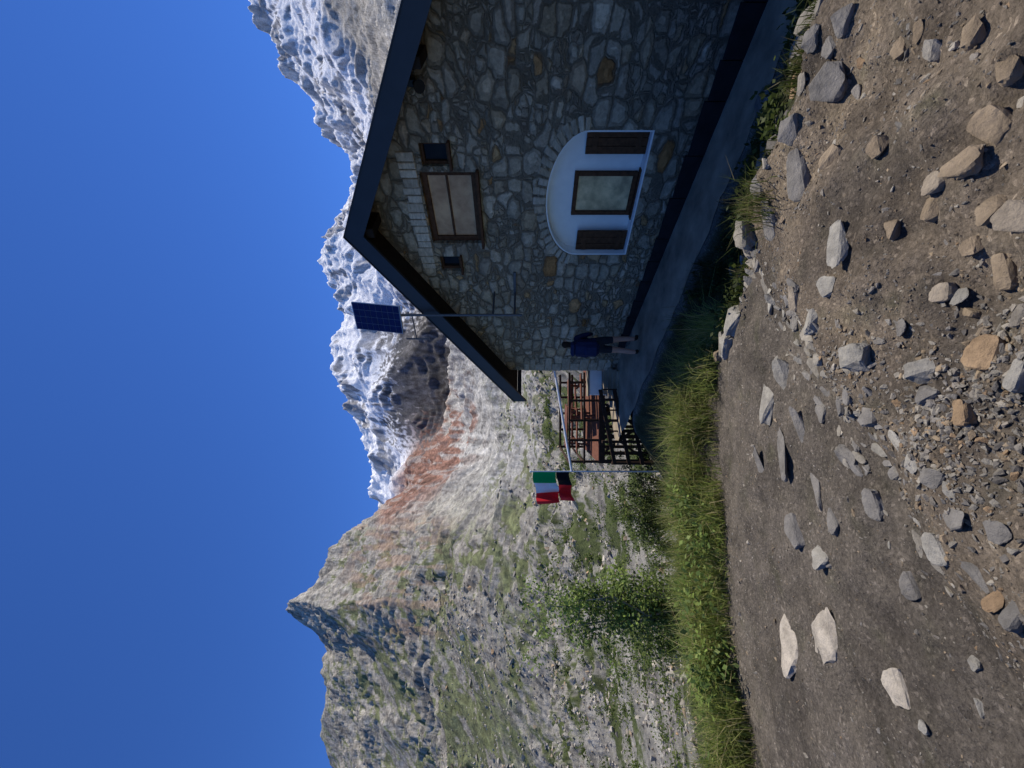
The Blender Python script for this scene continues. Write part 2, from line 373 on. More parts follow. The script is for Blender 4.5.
# ------------------------------------------------ ROCKS
def rock_lib(n,npts,bev,seed,slab=False):
    r=random.Random(seed); out=[]
    for k in range(n):
        bm=bmesh.new()
        for i in range(npts):
            if slab:
                a=r.uniform(0,6.28); rr=r.uniform(.75,1); x=math.cos(a)*rr*.5; y=math.sin(a)*rr*.5*r.uniform(.8,1)
                bm.verts.new((x,y,.5*r.choice((-1,1))*r.uniform(.6,1)-.15*x)); 
            else:
                v=Vector((r.gauss(0,1),r.gauss(0,1),r.gauss(0,1))).normalized()*r.uniform(.72,1)
                bm.verts.new((v.x*.5,v.y*.5*r.uniform(.8,1),v.z*.5))
        h=bmesh.ops.convex_hull(bm,input=bm.verts)
        bmesh.ops.delete(bm,geom=[g for g in bm.verts if not g.link_faces],context='VERTS')
        if bev: bmesh.ops.bevel(bm,geom=list(bm.edges),offset=bev,segments=1,affect='EDGES')
        bmesh.ops.triangulate(bm,faces=bm.faces)
        if slab:
            bmesh.ops.subdivide_edges(bm,edges=list(bm.edges),cuts=3,use_grid_fill=True)
            bmesh.ops.smooth_vert(bm,verts=bm.verts,factor=.5,use_axis_x=True,use_axis_y=True,use_axis_z=True)
            for v in bm.verts:
                p=v.co; k1=k*3.7
                d=float(pn(p.x*4+k1,p.y*4+p.z*3,401))*.16+float(pn(p.x*10+k1,p.y*10+p.z*8,403))*.10
                v.co=p*(1.04+d)
            bmesh.ops.triangulate(bm,faces=bm.faces)
        bmesh.ops.recalc_face_normals(bm,faces=bm.faces)
        bm.verts.ensure_lookup_table(); bm.verts.index_update()
        out.append((np.array([v.co[:] for v in bm.verts]),np.array([[v.index for v in f.verts] for f in bm.faces]))); bm.free()
    return out
LIB_s=rock_lib(14,9,0,1); LIB_slab=rock_lib(20,15,0,5,True); 
LIB_ch=rock_lib(14,13,0,9,False)
def euler_mats(rx,ry,rz):
    cx,sx,cy,sy,cz,sz=np.cos(rx),np.sin(rx),np.cos(ry),np.sin(ry),np.cos(rz),np.sin(rz)
    m=np.empty((len(rx),3,3))
    m[:,0,0]=cz*cy; m[:,0,1]=cz*sy*sx-sz*cx; m[:,0,2]=cz*sy*cx+sz*sx
    m[:,1,0]=sz*cy; m[:,1,1]=sz*sy*sx+cz*cx; m[:,1,2]=sz*sy*cx-cz*sx
    m[:,2,0]=-sy; m[:,2,1]=cy*sx; m[:,2,2]=cy*cx
    return m
PAL=np.array([[.35,.315,.255],[.26,.235,.20],[.43,.38,.30],[.30,.235,.16],[.37,.28,.18],[.20,.18,.155],[.40,.27,.155],[.33,.29,.235]])
def palette(n,warm=.3):
    w=np.array([.25,.2,.14,.12*warm*3,.1*warm*3,.1,.04*warm*3,.14]); w/=w.sum()
    return PAL[rng.choice(len(PAL),n,p=w)]*rng.uniform(.75,1.2,(n,1))
def scatter(name,P,S3,rot,lib,col,mat):
    which=rng.integers(0,len(lib),len(P)); Vs=[];Fs=[];Cs_=[];off=0
    Rm=euler_mats(rot[:,0],rot[:,1],rot[:,2])
    for k,(v,f) in enumerate(lib):
        i=np.where(which==k)[0]
        if len(i)==0: continue
        sv=v[None]*S3[i][:,None,:]; w=np.einsum('nij,nvj->nvi',Rm[i],sv)+P[i][:,None,:]
        n=len(i); m=len(v); Vs.append(w.reshape(-1,3)); Fs.append((f[None]+(np.arange(n)*m)[:,None,None]+off).reshape(-1,3)); off+=n*m
        Cs_.append(np.repeat(col[i],m,0))
    return np_mesh(name,np.concatenate(Vs),np.concatenate(Fs),mat,np.concatenate(Cs_))
def is_gravel(x,y):
    _,dR,dL,dP,q,s,dist=z_near(x,y); yl=np.interp(x,LX,LY)
    return (dR<=0.1)&(y<yl+.05),dist
def gen(n,size_lo,size_hi,bias,ylo=.6,yhi=4.9,flat=.6,xr=(-5,4.6),sink=.0):
    x=rng.uniform(*xr,n); y=rng.uniform(ylo,yhi,n); g,d=is_gravel(x,y)
    dens=fbm(x*1.1,y*1.1,3,171)*.9+fbm(x*4,y*4,2,173)*.4
    pr=np.where(d>0,.52+dens+.25*(d<.9),bias+dens*.35)
    k=g&(rng.uniform(0,1,n)<pr); x=x[k];y=y[k]; n=len(x)
    u=rng.uniform(0,1,n)**3; sz=size_lo+(size_hi-size_lo)*u
    S=np.stack([sz*rng.uniform(.9,1.5,n),sz*rng.uniform(.6,1,n),sz*rng.uniform(flat*.5,flat*1.2,n)],-1)
    P=np.stack([x,y,ground_z(x,y)+S[:,2]*(rng.uniform(-.25,.2,n)-sink)],-1)
    rot=np.stack([rng.normal(0,.3,n),rng.normal(0,.3,n),rng.uniform(0,6.28,n)],-1)
    return P,S,rot
P,S,r=gen(95000,.006,.026,.26,xr=(-5,4.6)); scatter('gravel',P,S,r,LIB_s,palette(len(P),.5)*.75,M_rock)
P,S,r=gen(10000,.014,.058,.10,flat=.6,sink=.05); scatter('loose_stones',P,S,r,LIB_ch,palette(len(P),.5)*.85,M_rock)
P,S,r=gen(360,.045,.11,.04,flat=.5,sink=.08); scatter('small_rocks',P,S,r,LIB_slab,palette(len(P),.5)*.9,M_rock)
n=1700; cen=np.array([survey(*p)[:2] for p in ((335,915),(300,975),(365,985),(390,850),(345,945),(410,1000))]); ci=rng.integers(0,6,n)
x=cen[ci,0]+rng.normal(0,.15,n); y=cen[ci,1]+rng.normal(0,.12,n)
sz=.009+.034*rng.uniform(0,1,n)**2.2; S=np.stack([sz*1.3,sz,sz*.65],-1)
P=np.stack([x,y,ground_z(x,y)+sz*.1],-1); scatter('gravel_patch',P,S,rng.uniform(-1,1,(n,3))*np.array([.4,.4,3.1]),LIB_ch,palette(n,.3)*.8,M_rock)
n=170; f=rng.uniform(.12,1.05,n); ax=np.array([-1.1,1.42]); bx=np.array([1.5,4.05]); off=rng.normal(.0,.17,n)
x=ax[0]+(bx[0]-ax[0])*f+.70*off; y=ax[1]+(bx[1]-ax[1])*f-.71*off; g,_=is_gravel(x,y); x=x[g];y=y[g];f=f[g];n=len(x)
sz=(.035+.13*rng.uniform(0,1,n)**1.8)*(.65+.5*f); S=np.stack([sz*rng.uniform(1,1.7,n),sz*rng.uniform(.5,.85,n),sz*rng.uniform(.16,.34,n)],-1)
P=np.stack([x,y,ground_z(x,y)-S[:,2]*.05],-1); col=np.array([(.25,.23,.20),(.33,.305,.255),(.20,.185,.165),(.29,.26,.21)])[rng.integers(0,4,n)]*rng.uniform(.8,1.1,(n,1))
scatter('schist_slabs',P,S,np.stack([rng.normal(0,.25,n),rng.normal(0,.25,n),rng.normal(.75,.5,n)],-1),LIB_slab,col,M_rock)
G=(.33,.305,.255); D=(.21,.193,.168); B=(.30,.23,.152); O=(.38,.26,.15); W_=(.46,.40,.315); Lb=(.34,.28,.205)
ST=[(132,792,74,22,8,W_,.3),(130,826,56,26,-5,W_,.3),(78,902,34,26,20,W_,.4),(190,978,26,46,10,D,.3),(250,956,22,30,20,D,.3),(290,935,20,28,10,D,.35),
(218,938,30,22,30,G,.4),(414,990,34,32,0,O,.6),(355,965,24,24,40,O,.6),(398,924,26,30,10,G,.6),(411,857,36,28,10,G,.5),(525,838,50,18,5,G,.35),
(483,830,22,22,10,G,.5),(593,800,52,26,20,D,.4),(548,772,40,18,15,D,.4),(688,832,40,26,10,D,.45),(658,770,44,20,0,D,.5),(643,997,44,30,20,B,.6),(606,968,28,34,5,B,.55),
(560,992,30,22,0,B,.6),(553,1018,40,28,30,Lb,.6),(498,1010,34,34,30,B,.6),(393,785,34,16,15,G,.35),(368,770,46,16,10,G,.35),(313,848,28,18,20,D,.4),(263,875,30,18,10,D,.4),
(238,797,30,20,20,D,.35),(213,822,28,16,10,G,.4),(183,915,30,20,0,D,.4),(448,735,30,14,0,G,.4),(423,728,26,14,5,G,.5),(498,747,28,16,5,G,.5),(153,1016,30,26,0,D,.4),
(393,1020,30,24,0,G,.6),(350,872,20,18,0,D,.6),(373,930,20,22,0,D,.6),(318,783,60,12,15,D,.3),(300,762,40,10,10,D,.3),(540,895,22,18,0,B,.6),(560,935,24,24,40,B,.6),(585,938,22,22,10,Lb,.6),
(235,1000,22,26,0,D,.5),(720,905,22,18,0,B,.6),(735,975,26,22,0,B,.6),(700,1010,30,22,0,B,.6),(620,880,22,16,10,B,.6),(520,975,20,20,0,B,.6),(470,962,18,18,0,G,.6),(440,905,18,16,0,D,.6),(475,945,18,20,0,Lb,.6),
(105,975,14,10,0,G,.5),(60,980,16,12,0,G,.5),(40,925,12,10,0,G,.5),(250,835,30,12,15,D,.35),(280,818,40,12,25,D,.35),(340,802,44,12,25,D,.35),(360,822,28,12,20,D,.4),(445,812,26,14,10,G,.5),(470,795,24,12,10,Lb,.5),
(580,760,26,12,0,D,.4),(640,790,30,14,0,D,.5),(730,812,24,14,0,D,.5),(748,845,30,18,10,D,.5),(720,832,22,14,10,D,.5),(610,832,24,18,0,B,.6)]
P=[];S=[];Rr=[];Cl_=[]
for (u,v,l,bq,h,c,fl) in ST:
    x,y,z=survey(u,v); sc_=y/F; lx=l*sc_
    fore=max(.25,(EYE-z)/math.hypot(y,EYE-z)); dy=min(bq*sc_/fore*.8,lx*1.6)
    hz=fl*min(lx,dy)*.8
    P.append((x,y,z+hz*.03)); S.append((lx*1.2,dy*1.2,hz*1.3)); Rr.append((random.gauss(0,.14),random.gauss(0,.16),math.radians(h)+random.gauss(0,.1))); Cl_.append(c)
scatter('rock',np.array(P),np.array(S),np.array(Rr),LIB_slab,np.array(Cl_)*.95,M_rock)
n=16000; t=rng.uniform(-1.15,.05,n); y=14+480*rng.uniform(0,1,n)**1.5; x=t*y
k=(fbm(x/(6+y*.12),y/(9+y*.2),3,181)+rng.normal(0,.3,n)>-.05)&((t<-.02)|(y>90)); x=x[k];y=y[k];n=len(x)
sz=(.12+.010*np.minimum(y,200)+.004*y)*np.exp(rng.normal(0,.5,n))*.55; S=np.stack([sz*rng.uniform(.9,1.5,n),sz*rng.uniform(.7,1.1,n),sz*rng.uniform(.5,.9,n)],-1)
P=np.stack([x,y,ground_z(x,y)+S[:,2]*.12],-1)
scatter('boulder_field',P,S,np.stack([rng.normal(0,.3,n),rng.normal(0,.3,n),rng.uniform(0,6.28,n)],-1),LIB_s,palette(n,.15)*1.15,M_boulder)
# ------------------------------------------------ VEGETATION
def leaves(P,size,col,up=.3):
    n=len(P); d=rng.normal(0,1,(n,3)); d/=np.linalg.norm(d,axis=1)[:,None]
    nn=rng.normal(0,1,(n,3)); nn[:,2]+=up*3; b=np.cross(d,nn); b/=np.linalg.norm(b,axis=1)[:,None]+1e-9
    s=size*rng.uniform(.6,1.3,n)
    d=d*s[:,None]; b=b*s[:,None]*.32
    V=np.stack([P,P+d*.45+b,P+d,P+d*.45-b],1).reshape(-1,3)
    i=np.arange(n)[:,None]*4; Fq=i+np.array([[0,1,2,3]])
    return V,Fq,np.repeat(col,4,0)
GRN=np.array([[.19,.25,.06],[.13,.185,.05],[.25,.30,.09],[.09,.13,.04]])
def greens(n): return GRN[rng.choice(4,n,p=[.35,.3,.15,.2])]*rng.uniform(.75,1.3,(n,1))
def shrub(name,loc,h,w,nleaf,lsize,nstem=7,gain=1.0):
    root=empty(name,loc); bm=bmesh.new(); tips=[]
    for i in range(nstem):
        a=random.uniform(0,6.28); rad=w*.5*random.uniform(.2,1); p=Vector((0,0,-.1)); top=Vector((math.cos(a)*rad,math.sin(a)*rad*.8,h*random.uniform(.55,1)))
        for k in range(5):
            f=(k+1)/5; q_=Vector((top.x*f**1.4,top.y*f**1.4,top.z*f))+Vector((random.gauss(0,.05),random.gauss(0,.05),0))*h*.35
            r0=.028*h/3*(1-f*.8)+.004; rod_bm(bm,p,q_,r0*1.25,r0,6)
            if k>0:
                for j in range(3):
                    t_=q_+Vector((random.gauss(0,.17)*w*.6,random.gauss(0,.17)*w*.6,random.uniform(-.02,.13)*h)); rod_bm(bm,q_,t_,r0*.6,.003,4); tips.append(t_)
            tips.append(q_); p=q_
    bm_obj('branches',bm,M_bark,root)
    tp=np.array([t[:] for t in tips]); i=rng.integers(0,len(tp),nleaf); bright=rng.uniform(.6,1.4,len(tp))[i]
    P=tp[i]+rng.normal(0,1,(nleaf,3))*np.array([.05*w,.05*w,.032*h]); P[:,2]=np.maximum(P[:,2],.02)
    V,Fq,c=leaves(P,lsize,greens(nleaf)*bright[:,None]*gain,.8); np_mesh('foliage',V,Fq,M_leaf,c,parent=root)
    return root
def G3(u,Y,zadd=0):
    x=(u-HU)/F*Y; return (x,Y,float(ground_z(x,Y))+zadd)
shrub('willow_shrub',G3(163,9.5),4.7,2.4,11000,.09,12,1.25)
shrub('willow_shrub',G3(130,11.5),3.0,2.0,4000,.085,8,1.1)
shrub('willow_shrub',G3(215,12.0),2.0,1.4,2200,.08,6,.8)
shrub('willow_shrub',G3(275,13.0),2.7,2.0,5000,.08,8,.6)
shrub('willow_shrub',G3(318,12.2),1.7,1.5,3500,.07,7,.5)
shrub('willow_shrub',G3(245,15.0),2.4,2.0,3500,.09,7,.7)
n=560; t=rng.uniform(-1.1,0.0,n); y=13+140*rng.uniform(0,1,n)**1.4; x=t*y; k=fbm(x/9,y/9,3,191)+rng.normal(0,.2,n)>-.05; x=x[k];y=y[k];n=len(x)
h=(.35+.012*y)*rng.uniform(.6,1.3,n); g=ground_z(x,y); m=130
P=np.repeat(np.stack([x,y,g],-1),m,0)+np.abs(rng.normal(0,1,(n*m,3)))*np.array([1,1,.55])*np.repeat(h,m)[:,None]*np.where(rng.uniform(0,1,(n*m,3))<.5,-1,1)*np.array([.6,.6,1])
P[:,2]=np.maximum(P[:,2],np.repeat(g,m)); sz=np.repeat(.07+.0045*y,m)
V,Fq,c=leaves(P,sz,greens(n*m)*.7,.8); np_mesh('scrub_bushes',V,Fq,M_leaf,c)
def grass(name,x,y,h,w,col,lean=.35):
    n=len(x); z=ground_z(x,y)-.02; a=rng.uniform(0,6.28,n); l=np.minimum(np.abs(rng.normal(0,lean,n)),1.3)+.05; fa=rng.uniform(0,3.14,n)
    dx=np.cos(a)*l*h; dy=np.sin(a)*l*h; wx=np.cos(fa)*w; wy=np.sin(fa)*w
    b=np.stack([x,y,z],-1); W=np.stack([wx,wy,0*w],-1)
    mid=b+np.stack([dx*.3,dy*.3,h*.55],-1); tip=b+np.stack([dx,dy,h*(1-.35*l)],-1)
    V=np.stack([b-W,b+W,mid-W*.75,mid+W*.75,tip],1).reshape(-1,3)
    i=np.arange(n)[:,None]*5; Fq=np.concatenate([i+np.array([[0,1,3]]),i+np.array([[0,3,2]]),i+np.array([[2,3,4]])])
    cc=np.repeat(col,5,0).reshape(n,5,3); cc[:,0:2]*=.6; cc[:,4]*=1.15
    return np_mesh(name,V,Fq,M_leaf,cc.reshape(-1,3))
GG=np.array([[.21,.25,.06],[.28,.29,.09],[.14,.19,.05],[.40,.34,.17]])
n=60000; x=rng.uniform(-7.5,.9,n); yl=np.interp(x,LX,LY); d=rng.uniform(-.05,1,n)**1.0*2.2; y=yl+d
cl=fbm(x*1.6,y*1.6,3,201); cl2=fbm(x*.8,y*.8,3,203); _,dR,dL,dP,q,s,_=z_near(x,y)
k=(rng.uniform(0,1,n)<.75+cl*.9)&(dP>.25)&(rng.uniform(0,1,n)<.2+(d+.25*cl2)*3)&((dR<.9)|(x<-.2)); x=x[k];y=y[k];d=d[k];cl=cl[k];cl2=cl2[k];n=len(x)
h=(.15+.32*sst(0,.6,d)+.25*cl)*np.exp(rng.normal(0,.3,n)); h=h.clip(.06,.8)
col=GG[rng.choice(4,n,p=[.38,.25,.2,.17])]*rng.uniform(.7,1.25,(n,1))*(1.12+.5*cl2)[:,None].clip(.6,1.5)
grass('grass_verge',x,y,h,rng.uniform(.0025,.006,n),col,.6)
n=190; x=rng.uniform(-6,-1.3,n); yl=np.interp(x,LX,LY); y=yl+rng.uniform(.1,1.5,n); k=pn(x*1.2,y*1.2,77)>-.1; x=x[k];y=y[k];n=len(x); g=ground_z(x,y); m=60
P=np.repeat(np.stack([x,y,g],-1),m,0)+rng.normal(0,1,(n*m,3))*np.array([.10,.10,0])+np.stack([0*np.arange(n*m),0*np.arange(n*m),rng.uniform(.03,.45,n*m)],-1)
V,Fq,c=leaves(P,.07,greens(n*m)*1.3,.8); np_mesh('verge_weeds',V,Fq,M_leaf,c)
n=42000; S_=rng.uniform(1.5,9.5,n); Qq=rng.uniform(1.0,4.25,n); x=CX+EX*S_+NX*Qq; y=CY+EY*S_+NY*Qq
_,dR,dL,dP,q,s,_=z_near(x,y); cl=fbm(x*1.4,y*1.4,3,211)
k=(dP>.02)&(rng.uniform(0,1,n)<.36+cl*1.8)&(y<6.9+cl)&(dR>.12); x=x[k];y=y[k];cl=cl[k];n=len(x)
h=(.07+.13*(cl+.2).clip(0,1))*np.exp(rng.normal(0,.35,n)); col=GG[rng.choice(4,n,p=[.35,.15,.35,.15])]*rng.uniform(.25,.5,(n,1))
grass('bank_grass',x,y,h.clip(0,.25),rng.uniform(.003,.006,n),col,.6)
n=70; S_=rng.uniform(3.5,9,n); Qq=rng.uniform(1.6,4.0,n); x=CX+EX*S_+NX*Qq; y=CY+EY*S_+NY*Qq; g=ground_z(x,y); m=60
P=np.repeat(np.stack([x,y,g],-1),m,0)+rng.normal(0,1,(n*m,3))*np.array([.09,.09,0])+np.stack([0*np.arange(n*m),0*np.arange(n*m),rng.uniform(.02,.16,n*m)],-1)
V,Fq,c=leaves(P,.06,greens(n*m)*.35,.8); np_mesh('bank_weeds',V,Fq,M_leaf,c)
n=90; S_=rng.uniform(4.5,9,n); Qq=rng.uniform(2.2,4.25,n); x=CX+EX*S_+NX*Qq; y=CY+EY*S_+NY*Qq
sz=.08+.22*rng.uniform(0,1,n)**2; S=np.stack([sz*1.4,sz*.9,sz*.5],-1); P=np.stack([x,y,ground_z(x,y)+sz*.04],-1)
scatter('bank_stones',P,S,np.stack([rng.normal(0,.25,n),rng.normal(0,.25,n),rng.uniform(0,6.28,n)],-1),LIB_slab,palette(n,.2)*.75,M_rock)
tx,ty,_=survey(560,765); n=160; x=tx+rng.normal(0,.08,n); y=ty+rng.normal(0,.08,n)
grass('grass_tuft',x,y,rng.uniform(.12,.40,n),rng.uniform(.002,.004,n),GG[rng.choice(4,n)]*.6,.5)
tx,ty,_=survey(418,705); n=900; x=tx+rng.normal(0,.28,n); y=ty+rng.normal(0,.16,n)
grass('grass_tuft',x,y,rng.uniform(.12,.4,n),rng.uniform(.003,.005,n),GG[rng.choice(4,n)]*.8,.5)
# ------------------------------------------------ HUT
hut=empty('stone_mountain_hut',(CX,CY,0),ang)
WID=9.2; RS=4.6; DEP=10; SL=math.tan(math.radians(30)); RZ=5.62
def prism(name,prof,y0,y1,mat,parent):
    bm=bmesh.new(); a=[bm.verts.new((p[0],y0,p[1])) for p in prof]; b=[bm.verts.new((p[0],y1,p[1])) for p in prof]
    bm.faces.new(a); bm.faces.new(b[::-1]); n=len(prof)
    for i in range(n): bm.faces.new((a[i],a[(i+1)%n],b[(i+1)%n],b[i]))
    return bm_obj(name,bm,mat,parent)
ez=RZ-RS*SL
wall=prism('front_wall',[(0,-1.2),(WID,-1.2),(WID,ez),(RS,RZ),(0,ez)],0,.5,M_stone,hut)
AW0,AW1,AB,AS,AT=3.75,6.09,.46,1.50,2.18; ac=(AW0+AW1)/2; aw=(AW1-AW0)/2
def archprof(off=0):
    p=[(AW0-off,AB-off),(AW1+off,AB-off)]
    for i in range(0,29):
        a=math.pi*i/28; p.append((ac+(aw+off)*math.cos(a)*1.0,AS+(AT-AS+off)*math.sin(a)**1.0 if 0<i<28 else AS))
    return p
cut=[prism('c1',archprof(),-.3,.30,None,hut)]
UW=[(4.03,5.43,3.43,4.42),(5.53,5.90,3.86,4.34),(3.36,3.72,3.92,4.34)]
for (a,b,c,d) in UW: cut.append(prism('c2',[(a,c),(b,c),(b,d),(a,d)],-.3,.22,None,hut))
bpy.context.view_layer.update()
for c in cut:
    md=wall.modifiers.new('b','BOOLEAN'); md.operation='DIFFERENCE'; md.object=c; md.solver='EXACT'
dg=bpy.context.evaluated_depsgraph_get(); me=bpy.data.meshes.new_from_object(wall.evaluated_get(dg)); wall.modifiers.clear(); wall.data=me
for c in cut: bpy.data.objects.remove(c)
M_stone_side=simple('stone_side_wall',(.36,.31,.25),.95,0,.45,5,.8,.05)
box('left_wall',(.25,DEP/2+.25,(ez-1.2)/2),(.498,DEP-.5,ez+1.2),M_stone_side,hut,bev=0)
box('right_wall',(WID-.25,DEP/2+.25,(ez-1.2)/2),(.498,DEP-.5,ez+1.2),M_stone_side,hut,bev=0)
prism('back_wall',[(0.01,-1.2),(WID-.01,-1.2),(WID-.01,ez-.01),(RS,RZ-.01),(0.01,ez-.01)],DEP,DEP+.45,M_stone,hut)
def slab(name,sgn,lo,hi,y0,y1,mat,ext):
    bm=bmesh.new(); pts=[(RS,RZ+lo),(RS+sgn*ext,RZ+lo-ext*SL),(RS+sgn*ext,RZ+hi-ext*SL),(RS,RZ+hi)]
    a=[bm.verts.new((p[0],y0,p[1])) for p in pts]; b=[bm.verts.new((p[0],y1,p[1])) for p in pts]
    bm.faces.new(a); bm.faces.new(b[::-1])
    for i in range(4): bm.faces.new((a[i],a[(i+1)%4],b[(i+1)%4],b[i]))
    return bm_obj(name,bm,mat,hut)
for sg,nm in ((-1,'left'),(1,'right')):
    slab('roof_soffit_'+nm,sg,.003,.05,-.6,DEP+.7,M_soffit,4.96)
    slab('roof_slates_'+nm,sg,.052,.19,-.62,DEP+.72,M_roof,5.0)
    slab('verge_fascia_'+nm,sg,-.13,.215,-.68,-.622,M_fascia,5.18 if sg<0 else 5.03)
    slab('verge_cap_'+nm,sg,.217,.235,-.70,-.45,M_fascia,5.20 if sg<0 else 5.05)
box('purlin',(RS+2.5,-.28,RZ-2.5*SL-.12),(.14,.58,.18),M_soffit,hut)
box('ridge_purlin',(RS,-.28,RZ-.17),(.18,.58,.24),M_soffit,hut)
box('eave_gutter',(RS-5.13,DEP/2,RZ-5.05*SL+.0),(.12,DEP+1.2,.12),M_fascia,hut)
prism('niche_plaster',archprof(-.002),.262,.298,M_plaster,hut)
bm=bmesh.new(); o=archprof(-.001); i_=archprof(-.03); n=len(o)
for (yy0,yy1) in ((.012,.261),):
    A=[bm.verts.new((p[0],yy0,p[1])) for p in o]; Bv=[bm.verts.new((p[0],yy0,p[1])) for p in i_]; Cv=[bm.verts.new((p[0],yy1,p[1])) for p in i_]
    for k in range(n):
        j=(k+1)%n; bm.faces.new((A[k],A[j],Bv[j],Bv[k])); bm.faces.new((Bv[k],Bv[j],Cv[j],Cv[k]))
bm_obj('niche_reveal',bm,M_plaster,hut)
def shutter(a,b,z0,z1,y):
    bm=bmesh.new(); npl=3; w=(b-a)/npl
    for k in range(npl): add_box(bm,(a+w*(k+.5),y,(z0+z1)/2),(w-.008,.03,z1-z0),bev=.004)
    for zz in (z0+.15,z1-.15): add_box(bm,((a+b)/2,y-.025,zz),(b-a-.03,.02,.09),bev=.003)
    bm_obj('shutter',bm,M_wood_win,hut)
shutter(AW0+.035,4.22,AB+.035,AS+.0,.16); shutter(5.66,AW1-.035,AB+.035,AS+.03,.16)
def window(a,b,z0,z1,y,glass,mull=1,fr=.07,hbar=False):
    bm=bmesh.new(); t=fr
    add_box(bm,((a+b)/2,y,z1-t/2),(b-a,.07,t),bev=.005); add_box(bm,((a+b)/2,y,z0+t/2),(b-a,.07,t),bev=.005)
    for xx in (a+t/2,b-t/2): add_box(bm,(xx,y,(z0+z1)/2),(t,.066,z1-z0-2*t-.002),bev=.005)
    for k in range(mull):
        xx=a+(b-a)*(k+1)/(mull+1); add_box(bm,(xx,y,(z0+z1)/2),(t*.8,.06,z1-z0-2*t-.002),bev=.004)
    if hbar: add_box(bm,((a+b)/2,y+.004,z0+(z1-z0)*.55),(b-a-2*t-.002,.04,.04),bev=.004)
    bm_obj('window_frame',bm,M_wood_win,hut)
    box('window_glass',((a+b)/2,y+.02,(z0+z1)/2),(b-a-2*t*.7,.012,z1-z0-2*t*.7),glass,hut,bev=0)
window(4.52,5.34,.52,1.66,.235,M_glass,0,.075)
box('window_sill',(4.93,.19,.50),(.95,.12,.03),M_wood_win,hut)
window(4.03,5.43,3.43,4.42,.13,M_glass_tan,0,.10,True)
box('window_sill',(4.73,-.01,3.40),(1.5,.26,.05),M_wood_win,hut)
window(5.53,5.90,3.86,4.34,.12,M_glass_dark,0,.05)
box('window_sill',(5.715,-.01,3.835),(.46,.2,.045),M_wood_win,hut)
window(3.36,3.72,3.92,4.34,.12,M_glass_dark,0,.05)
box('window_sill',(3.54,-.01,3.895),(.44,.2,.04),M_wood_win,hut)
def stone_blocks(name,items):
    Vs=[];Fs=[];Cc=[];off=0
    for (quad,y0,y1,c) in items:
        bm=bmesh.new(); a=[bm.verts.new((p[0],y0,p[1])) for p in quad]; b=[bm.verts.new((p[0],y1,p[1])) for p in quad]
        bm.faces.new(a); bm.faces.new(b[::-1])
        for i in range(4): bm.faces.new((a[i],a[(i+1)%4],b[(i+1)%4],b[i]))
        bmesh.ops.recalc_face_normals(bm,faces=bm.faces); bmesh.ops.bevel(bm,geom=list(bm.edges),offset=.012,segments=1,affect='EDGES'); bmesh.ops.triangulate(bm,faces=bm.faces)
        bm.verts.index_update(); v=np.array([q_.co[:] for q_ in bm.verts]); f=np.array([[w.index for w in ff.verts] for ff in bm.faces]); bm.free()
        Vs.append(v);Fs.append(f+off);off+=len(v);Cc.append(np.repeat(np.array([c]),len(v),0))
    np_mesh(name,np.concatenate(Vs),np.concatenate(Fs),M_rock,np.concatenate(Cc),parent=hut)
items=[]; nv=23
for k in range(nv):
    a0=math.pi*k/nv+.018; a1=math.pi*(k+1)/nv-.018; th=random.uniform(.16,.27)
    f=lambda a,o:(ac+(aw+o)*math.cos(a),AS+(AT-AS+o)*math.sin(a))
    c=np.array(random.choice([(.52,.42,.30),(.44,.355,.25),(.56,.46,.33),(.48,.365,.24)]))*random.uniform(.75,1.05)
    items.append(([f(a0,.004),f(a1,.004),f(a1,th),f(a0,th)],-random.uniform(.008,.03),.05,c))
stone_blocks('arch_voussoirs',items)
items=[]; x=3.05
while x<6.35:
    w=random.uniform(.12,.2); h=random.uniform(.26,.32)
    if 4.53+h< RZ-abs(x+w/2-RS)*SL-.12:
        c=np.array(random.choice([(.62,.50,.36),(.54,.43,.31),(.66,.54,.40)]))*random.uniform(.85,1.1)
        items.append(([(x,4.46),(x+w-.018,4.46),(x+w-.018,4.46+h),(x,4.46+h)],-random.uniform(.012,.03),.05,c))
    x+=w
stone_blocks('lintel_course',items)
items=[]; z=.15; k=0
while z<2.55:
    h=random.uniform(.16,.27); w=random.uniform(.42,.55) if k%2 else random.uniform(.22,.32)
    c=np.array(random.choice([(.52,.42,.30),(.46,.37,.26),(.56,.46,.33)]))*random.uniform(.8,1.05)
    items.append(([(-.012,z),(w,z),(w,z+h-.018),(-.012,z+h-.018)],-random.uniform(.012,.03),.2,c)); z+=h; k+=1
stone_blocks('corner_quoins',items)
bm=bmesh.new(); x=.9
while x<WID:
    w=random.uniform(.5,.9); w=min(w,WID-x); add_box(bm,(x+w/2,-.035,-.08*x-.0-.02),(w-.012,.05,.36+.04*x),bev=.004); x+=w
M_plinth=simple('dark_plinth_boards',(.024,.021,.022),.78,0,.3,5,.2)
bm_obj('plinth_boards',bm,M_plinth,hut)
bm=bmesh.new(); add_box(bm,(6.75,-.06,4.25),(.1,.1,.12),bev=.01); rod_bm(bm,(6.75,-.1,4.2),(6.75,-.26,4.1),.03,.09,12); bm_obj('wall_lamp',bm,M_black,hut)
